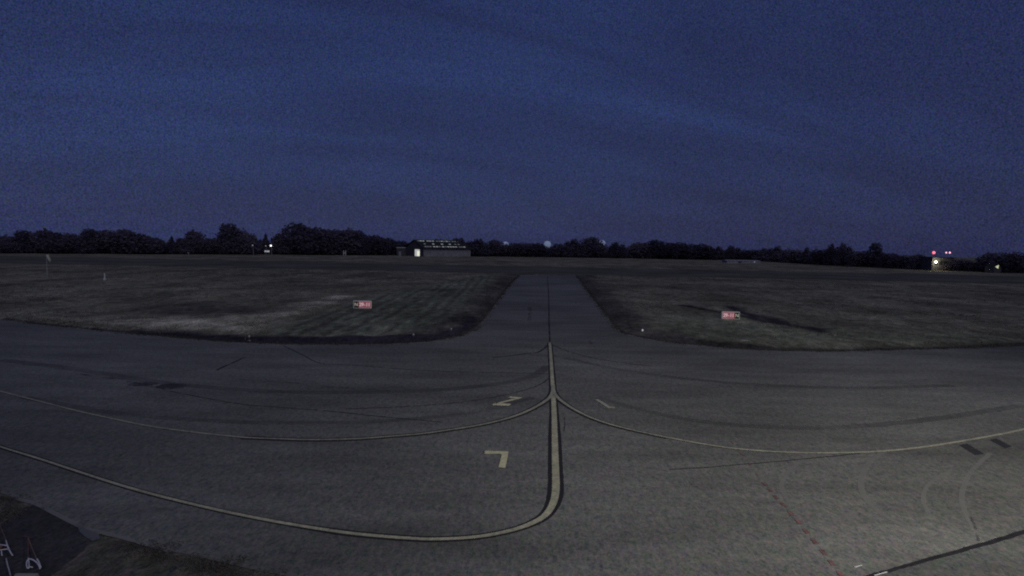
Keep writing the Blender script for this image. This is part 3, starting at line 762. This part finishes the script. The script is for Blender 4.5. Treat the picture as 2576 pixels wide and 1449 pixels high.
# ------------------------------------------------------------------ signs, windsock, markers
def text_mesh(txt, size, mat, parent, x, z, y):
    cu = bpy.data.curves.new('legend', 'FONT'); cu.body = txt; cu.size = size; cu.extrude = .004; cu.offset = size*.012
    cu.align_x = 'CENTER'; cu.align_y = 'CENTER'
    tmp = bpy.data.objects.new('tmp', cu); COL.objects.link(tmp)
    dg = bpy.context.evaluated_depsgraph_get(); me = bpy.data.meshes.new_from_object(tmp.evaluated_get(dg))
    bpy.data.objects.remove(tmp)
    me.materials.clear(); me.materials.append(mat)
    o = link(bpy.data.objects.new('legend', me), parent)
    o.rotation_euler = (math.pi/2, 0, 0); o.location = (x, y, z); return o
def sign(x0, x1, ytop, ybot, ybase, black_left, label, rz):
    b = gp((x0+x1)/2, ybase); Yd = b.y; s = Yd/F
    W = (x1-x0)*s; H = (ybot-ytop)*s; z0 = (ybase-ybot)*s
    t = thing('runway_sign', label, 'sign', (b.x, b.y, .03), rz, 'red runway signs')
    fw = .045
    obj('housing', BX(((-W/2,.0,z0),(W/2,.16,z0+H)), bev=.012), M['signframe'], t)
    split = -W/2+W*.295 if black_left else W/2-W*.29
    bl_, bh = (-W/2+fw, split) if black_left else (split, W/2-fw)
    rl, rh = (split+.003, W/2-fw) if black_left else (-W/2+fw, split-.003)
    k = obj('black_panel', BX(((bl_,-.012,z0+fw),(bh,-.002,z0+H-fw))), M['signblack'], t)
    r = obj('red_panel', BX(((rl,-.012,z0+fw),(rh,-.002,z0+H-fw))), M['red'], t)
    text_mesh('N', H*.62, M['signyellow'], k, (bl_+bh)/2, z0+H/2, -.018)
    w5 = (rh-rl)*.90/5
    for i_, ch in enumerate('29-11'):
        text_mesh(ch, H*.66, M['signwhite'], r, (rl+rh)/2+(i_-2)*w5, z0+H/2, -.018)
    for q in (-1, 1):
        obj('leg', BX(((q*W*.34-.025,.05,-.12),(q*W*.34+.025,.10,z0-.003))), M['metal'], t)
sign(889, 934, 757.5, 776.5, 782, True, 'runway sign left of the taxiway, black N panel before red 29-11', R(3))
sign(1816, 1860, 785, 803.5, 809, False, 'runway sign right of the taxiway, red 29-11 before black N panel', R(-3))

b = gp(119.5, 699); s = b.y/F; H = (699-640)*s
t = thing('windsock', 'limp pale windsock drooping from a thin mast at the far left', 'windsock', (b.x, b.y, 0))
obj('mast', TB([(0,0,0),(0,0,H*.5),(0.0,0,H)], [.045,.04,.03], 8), M['dimwhite'], t)
obj('hoop', TB([(.30*math.cos(k*.5236)*.5+.15, .15*math.sin(k*.5236), H*.985) for k in range(13)], .012, 5), M['metal'], t)
bm = bmesh.new()
tube(bm, [(.14,0,H*.99),(.20,0,H*.92),(.30,.01,H*.84),(.42,.02,H*.74),(.50,.02,H*.69)], [.16,.15,.17,.15,.10], 10)
obj('sock', bm, M['sock'], t, True)
obj('base', BX(((-.15,-.15,-.05),(.15,.15,.12))), M['concrete'], t)

b = gp(264, 707.5); s = b.y/F
t = thing('marker_stake', 'short white marker stake with a thick foot standing in the left field', 'marker', (b.x, b.y, 0))
obj('foot', BX(((-.13,-.13,0),(.13,.13,8*s)), bev=.02), M['white'], t)
obj('rod', TB([(0,0,8*s+.002),(-.02,0,21*s)], [.085,.07], 8), M['white'], t)
b = gp(474, 643); s = b.y/F
t = thing('marker_stake', 'tiny pale marker stake at the foot of the far trees on the left', 'marker', (b.x, b.y, 0))
obj('rod', TB([(0,0,0),(0,0,6*s)], .10, 6), M['dimwhite'], t); obj('cap', BX(((-.16,-.16,6*s+.003),(.16,.16,6*s+.3))), M['dimwhite'], t)

def edge_light(px, py, label, lens):
    b = gp(px, py)
    t = thing('edge_light', label, 'light', (b.x, b.y, 0), 0, 'taxiway edge lights')
    obj('base', TB([(0,0,0),(0,0,.05)], .10, 10), M['concrete'], t)
    obj('stem', TB([(0,0,.052),(0,0,.22)], .022, 8), M['darkwall'], t)
    obj('lens', BALL((0,0,.28), .065, 1.2), lens, t, True)
edge_light(1616, 841, 'bright pale taxiway edge light at the right flare of the taxiway', M['lens'])
edge_light(1135, 838, 'taxiway edge light at the left flare of the taxiway', M['metal'])
edge_light(1040, 853, 'small taxiway edge light beside the dark verge, left of the flare', M['metal'])
edge_light(627, 858, 'taxiway edge light at the dark verge on the far left of the apron', M['metal'])
b = gp(1872, 861)
tag(obj('concrete_slab', BX(((b.x-.3,b.y-.3,.0),(b.x+.3,b.y+.3,.17)), bev=.02), M['concrete']), 'pale concrete slab lying in the right hand verge', 'slab')

# distant lights and bits on the left
def lamp_post(px, py, r, mat, label, en=0):
    Yd = gp(px, 642.5).y; p = at(px, py, Yd)
    t = thing('lamp_post', label, 'lamp', (p.x, Yd, 0), 0, 'lamp posts among the left trees')
    obj('pole', TB([(0,0,0),(0,0,p.z+.25)], [.07,.05], 8), M['metal'], t)
    obj('arm', TB([(0,0,p.z+.28),(0,-.5,p.z+.28)], .035, 6), M['metal'], t)
    obj('lamp_head', BALL((0,-.55,p.z), r), M[mat], t)
lamp_post(683, 618, .30, 'lamp', 'bright white lamp on a post in the gap between the trees')
lamp_post(670, 618.5, .14, 'lampdull', 'small dim lamp just left of the bright white lamp')
lamp_post(637, 617, .16, 'lampdull', 'dim lamp at the right foot of the tallest left tree')
Yd = gp(671, 642).y-1; a, b2 = at(665.5, 632, Yd), at(677.5, 632, Yd)
t = thing('notice_board', 'small pale horizontal board on two legs under the bright lamp', 'board', ((a.x+b2.x)/2, Yd, 0)); w = (b2.x-a.x)/2; z = a.z
obj('panel', BX(((-w,0,z-.28),(w,.08,z+.28))), simple('glowing_board', (.6,.6,.62), .6, .1, 2, (.8,.8,.85), .3), t)  # board glows by itself in place of light from the lamp
for q in (-1, 1): obj('leg', BX(((q*w*.8-.04,.01,0),(q*w*.8+.04,.07,z-.283))), M['metal'], t)
Yd = gp(867, 643).y; p = at(867, 638, Yd); s = Yd/F
t = thing('gate', 'tiny white gate of two uprights and a bar at the foot of the far wood', 'gate', (p.x, Yd, 0)); h = at(867, 630, Yd).z
for q in (-1, 1): obj('post', BX(((q*2.6*s-.11,-.1,0),(q*2.6*s+.11,.1,h))), M['white'], t)
obj('bar', BX(((-2.6*s+.113,-.06,h*.45),(2.6*s-.113,.06,h*.6))), M['white'], t)

# ------------------------------------------------------------------ tow bars lying on the dark path
zt = .05
def G(px, py, z=zt):
    v = gp(px, py, z); return v
def local(t, pts): return [Vector(p)-Vector(t.location) for p in pts]
o0 = gp(80, 1428)
t = thing('tow_bar', 'hand tow bar with red and orange V tubes and white hoop, lying on path', 'tow bar', (o0.x, o0.y, 0))
obj('handle', TB(local(t, [G(59.5,1348.5), G(70.5,1350.5), G(81.5,1352.2)]), .007), M['towred'], t)
obj('tube', TB(local(t, [G(70.5,1352), G(70.5,1378), G(70.8,1404)]), [.009,.008,.008]), M['towred'], t)
obj('tube', TB(local(t, [G(71,1354), G(81,1380), G(92.5,1406)]), [.009,.008,.008]), M['toworange'], t)
hoop = spline(local(t, [G(74,1428), G(68.8,1428.5), G(66.8,1419), G(69,1409), G(74.5,1406.2), G(81,1407.6), G(88,1411.5), G(94,1417), G(99,1425), G(100.5,1430)]), 5)
obj('hoop', TB(hoop, .011), M['towwhite'], t)
obj('fork', TB(local(t, [G(93,1406), G(98,1414), G(102.5,1426.5)]), .010), M['towwhite'], t)
obj('fork', TB(local(t, [G(71.3,1404), G(72.8,1416), G(73,1425.5), G(81.5,1427)]), .010), M['towwhite'], t)
o0 = gp(12, 1390)
t = thing('tow_bar', 'white tow bar with crossbars lying at the left edge of the picture', 'tow bar', (o0.x, o0.y, 0))
obj('handle', TB(local(t, [G(-2,1318), G(9,1343), G(15,1359)]), .006), M['toworange'], t)
obj('side_tube', TB(local(t, [G(15,1359), G(18.6,1373), G(25,1387), G(31.5,1397)]), [.007,.011,.011,.009]), M['towwhite'], t)
obj('side_tube', TB(local(t, [G(-12,1356), G(-16,1373), G(-20,1390), G(-25,1399)]), [.007,.011,.011,.009]), M['towwhite'], t)
obj('crossbar', TB(local(t, [G(-15,1369), G(0,1370.5), G(18,1372.4)]), .011), M['towwhite'], t)
obj('crossbar', TB(local(t, [G(-18,1384), G(0,1383.5), G(20,1381)]), .009), M['towwhite'], t)
obj('hook', TB(local(t, [G(3.2,1384), G(4,1390), G(4.8,1397)]), .009), M['towwhite'], t)
obj('wheel', BALL(local(t, [G(0,1376,.05)])[0], .036), M['towred'], t)
o = obj('pole', TB([G(15.5,1405,.03), G(19,1421,.03), G(23.5,1436,.03), G(29.5,1460,.03)], .010), M['dimwhite']); tag(o, 'thin grey pole lying on the path at the lower left corner', 'pole')
for px, lab in ((53, 'left one of two pale wheel chocks at the bottom edge of the picture'), (80, 'right one of two pale wheel chocks at the bottom edge of the picture')):
    c = gp(px, 1462); bm = bmesh.new()
    vs = [bm.verts.new(v) for v in ((-.09,-.07,0),(.09,-.07,0),(.09,.07,0),(-.09,.07,0),(-.09,-.02,.13),(.09,-.02,.13),(.09,.03,.13),(-.09,.03,.13))]
    for q in ((0,3,2,1),(4,5,6,7),(0,1,5,4),(1,2,6,5),(2,3,7,6),(3,0,4,7)): bm.faces.new([vs[i] for i in q])
    t = obj('wheel_chock', bm, M['concrete']); t.location = (c.x, c.y, -.004); tag(t, lab, 'wheel chock', 'wheel chocks')
mark(sheet('concrete_patch', polyP([(196,1324),(222,1333),(248,1344),(252,1356),(232,1362),(212,1350),(198,1336)]), .011, decal('pale_concrete', (.13,.135,.15), .85, 3)))

# ------------------------------------------------------------------ light
SUN_EL, SUN_ROT = R(48), R(165)
w = bpy.data.worlds.new('World'); scene.world = w; w.use_nodes = True
nt = w.node_tree; bg = nt.nodes['Background']; outn = nt.nodes['World Output']
sky = nt.nodes.new('ShaderNodeTexSky'); sky.sky_type = 'NISHITA'; sky.sun_disc = False
sky.sun_elevation = SUN_EL; sky.sun_rotation = SUN_ROT; sky.air_density = 1.4; sky.dust_density = .6; sky.ozone_density = 3
tc = nt.nodes.new('ShaderNodeTexCoord'); G_ = tc.outputs['Generated']
sep = nt.nodes.new('ShaderNodeSeparateXYZ'); nt.links.new(G_, sep.inputs[0])
el = sep.outputs['Z']
ramp = nt.nodes.new('ShaderNodeValToRGB'); nt.links.new(maprange(nt, el, -.02, .6, 0, 1), ramp.inputs[0])
def lin(r, g, b): return tuple(((c/255+.055)/1.055)**2.4 if c > 10 else c/255/12.92 for c in (r, g, b))+(1,)
cr = ramp.color_ramp; cr.elements[0].position = 0; cr.elements[0].color = lin(40, 46, 84)
cr.elements[1].position = 1; cr.elements[1].color = lin(39, 47, 86)
for p, c in ((.12, (42,48,85)), (.35, (43,51,90)), (.62, (42,52,92))):
    e = cr.elements.new(p); e.color = lin(*c)
# cloud sheet: direction projected on a flat layer, so that streaks flatten toward the horizon
den = math_(nt, 'ADD', math_(nt, 'MAXIMUM', el, 0), .22)
cv = nt.nodes.new('ShaderNodeCombineXYZ')
nt.links.new(math_(nt, 'DIVIDE', sep.outputs['X'], den), cv.inputs[0]); nt.links.new(math_(nt, 'DIVIDE', sep.outputs['Y'], den), cv.inputs[1])
rv = nt.nodes.new('ShaderNodeVectorRotate'); rv.rotation_type = 'Z_AXIS'; rv.inputs['Angle'].default_value = -.35; nt.links.new(cv.outputs[0], rv.inputs['Vector'])
c1 = noise(nt, .9, (.5, 1.7, 1), 5, .5, rv.outputs[0]); c1.inputs['Distortion'].default_value = .6
c2 = noise(nt, .55, (.8, .9, 1), 2, .5, cv.outputs[0])
cl_ = math_(nt, 'ADD', math_(nt, 'MULTIPLY', c1.outputs['Fac'], .55), math_(nt, 'MULTIPLY', c2.outputs['Fac'], .45))
side = math_(nt, 'MULTIPLY', sep.outputs['X'], -.5)
k = math_(nt, 'ADD', math_(nt, 'MULTIPLY', maprange(nt, cl_, .41, .59, -.85, .8), maprange(nt, el, .03, .3, .25, 1)), side)
blue = mixc(nt, maprange(nt, k, -.5, .6, 0, 1), (.78,.76,.80), (1.02,1.20,1.24))
col = mixc(nt, 1.0, ramp.outputs[0], blue, 'MULTIPLY')
# fine mottle of the dim cloud layer
g1 = noise(nt, 520, (1,1,1), 2, .7, G_); g2 = noise(nt, 190, (1,1,1), 2, .7, G_)
gm = mixc(nt, .5, g1.outputs['Fac'], g1.outputs['Color']); gm = mixc(nt, .14, gm, g2.outputs['Color'])
gv = nt.nodes.new('ShaderNodeVectorMath'); gv.operation = 'MULTIPLY_ADD'; nt.links.new(gm, gv.inputs[0]); gv.inputs[1].default_value = (5.0,)*3; gv.inputs[2].default_value = (-1.5,)*3
gx = nt.nodes.new('ShaderNodeVectorMath'); gx.operation = 'MAXIMUM'; nt.links.new(gv.outputs[0], gx.inputs[0]); gx.inputs[1].default_value = (.1,)*3
col = mixc(nt, 1.0, col, gx.outputs[0], 'MULTIPLY')
nt.links.new(col, bg.inputs['Color']); bg.inputs['Strength'].default_value = .92
bg2 = nt.nodes.new('ShaderNodeBackground'); nt.links.new(sky.outputs[0], bg2.inputs['Color']); bg2.inputs['Strength'].default_value = .0015
ad = nt.nodes.new('ShaderNodeAddShader'); nt.links.new(bg.outputs[0], ad.inputs[0]); nt.links.new(bg2.outputs[0], ad.inputs[1]); nt.links.new(ad.outputs[0], outn.inputs['Surface'])

sl = bpy.data.lights.new('sun', 'SUN'); sl.energy = .40; sl.angle = R(60); sl.color = (.98, .94, .99)
so = bpy.data.objects.new('sun', sl); COL.objects.link(so)
# same direction as the sky's sun (rotation measured from +Y, clockwise)
dv = Vector((math.sin(SUN_ROT)*math.cos(SUN_EL), math.cos(SUN_ROT)*math.cos(SUN_EL), math.sin(SUN_EL)))
so.rotation_euler = dv.to_track_quat('Z', 'Y').to_euler()
# apron floodlight on the terminal roof, behind and right of the viewer: its pool of light shows on the paving
fl = bpy.data.lights.new('apron_floodlight', 'SPOT'); fl.energy = 15800; fl.color = (1, .95, .78); fl.spot_size = R(125); fl.spot_blend = 1.0; fl.shadow_soft_size = .4
fo = bpy.data.objects.new('apron_floodlight', fl); COL.objects.link(fo); fo.location = (17, -2, 11)
fo.rotation_euler = (Vector((14, 14, 0))-fo.location).to_track_quat('-Z', 'Y').to_euler()

# ------------------------------------------------------------------ render settings
scene.render.engine = 'CYCLES'
scene.cycles.use_denoising = False
scene.cycles.pixel_filter_type = 'BLACKMAN_HARRIS'; scene.cycles.filter_width = 2.0
scene.cycles.max_bounces = 8; scene.cycles.diffuse_bounces = 6; scene.cycles.transparent_max_bounces = 12
scene.view_settings.view_transform = 'Standard'; scene.view_settings.look = 'None'
scene.view_settings.exposure = 0; scene.view_settings.gamma = 1
scene.render.resolution_x = 1024; scene.render.resolution_y = 576
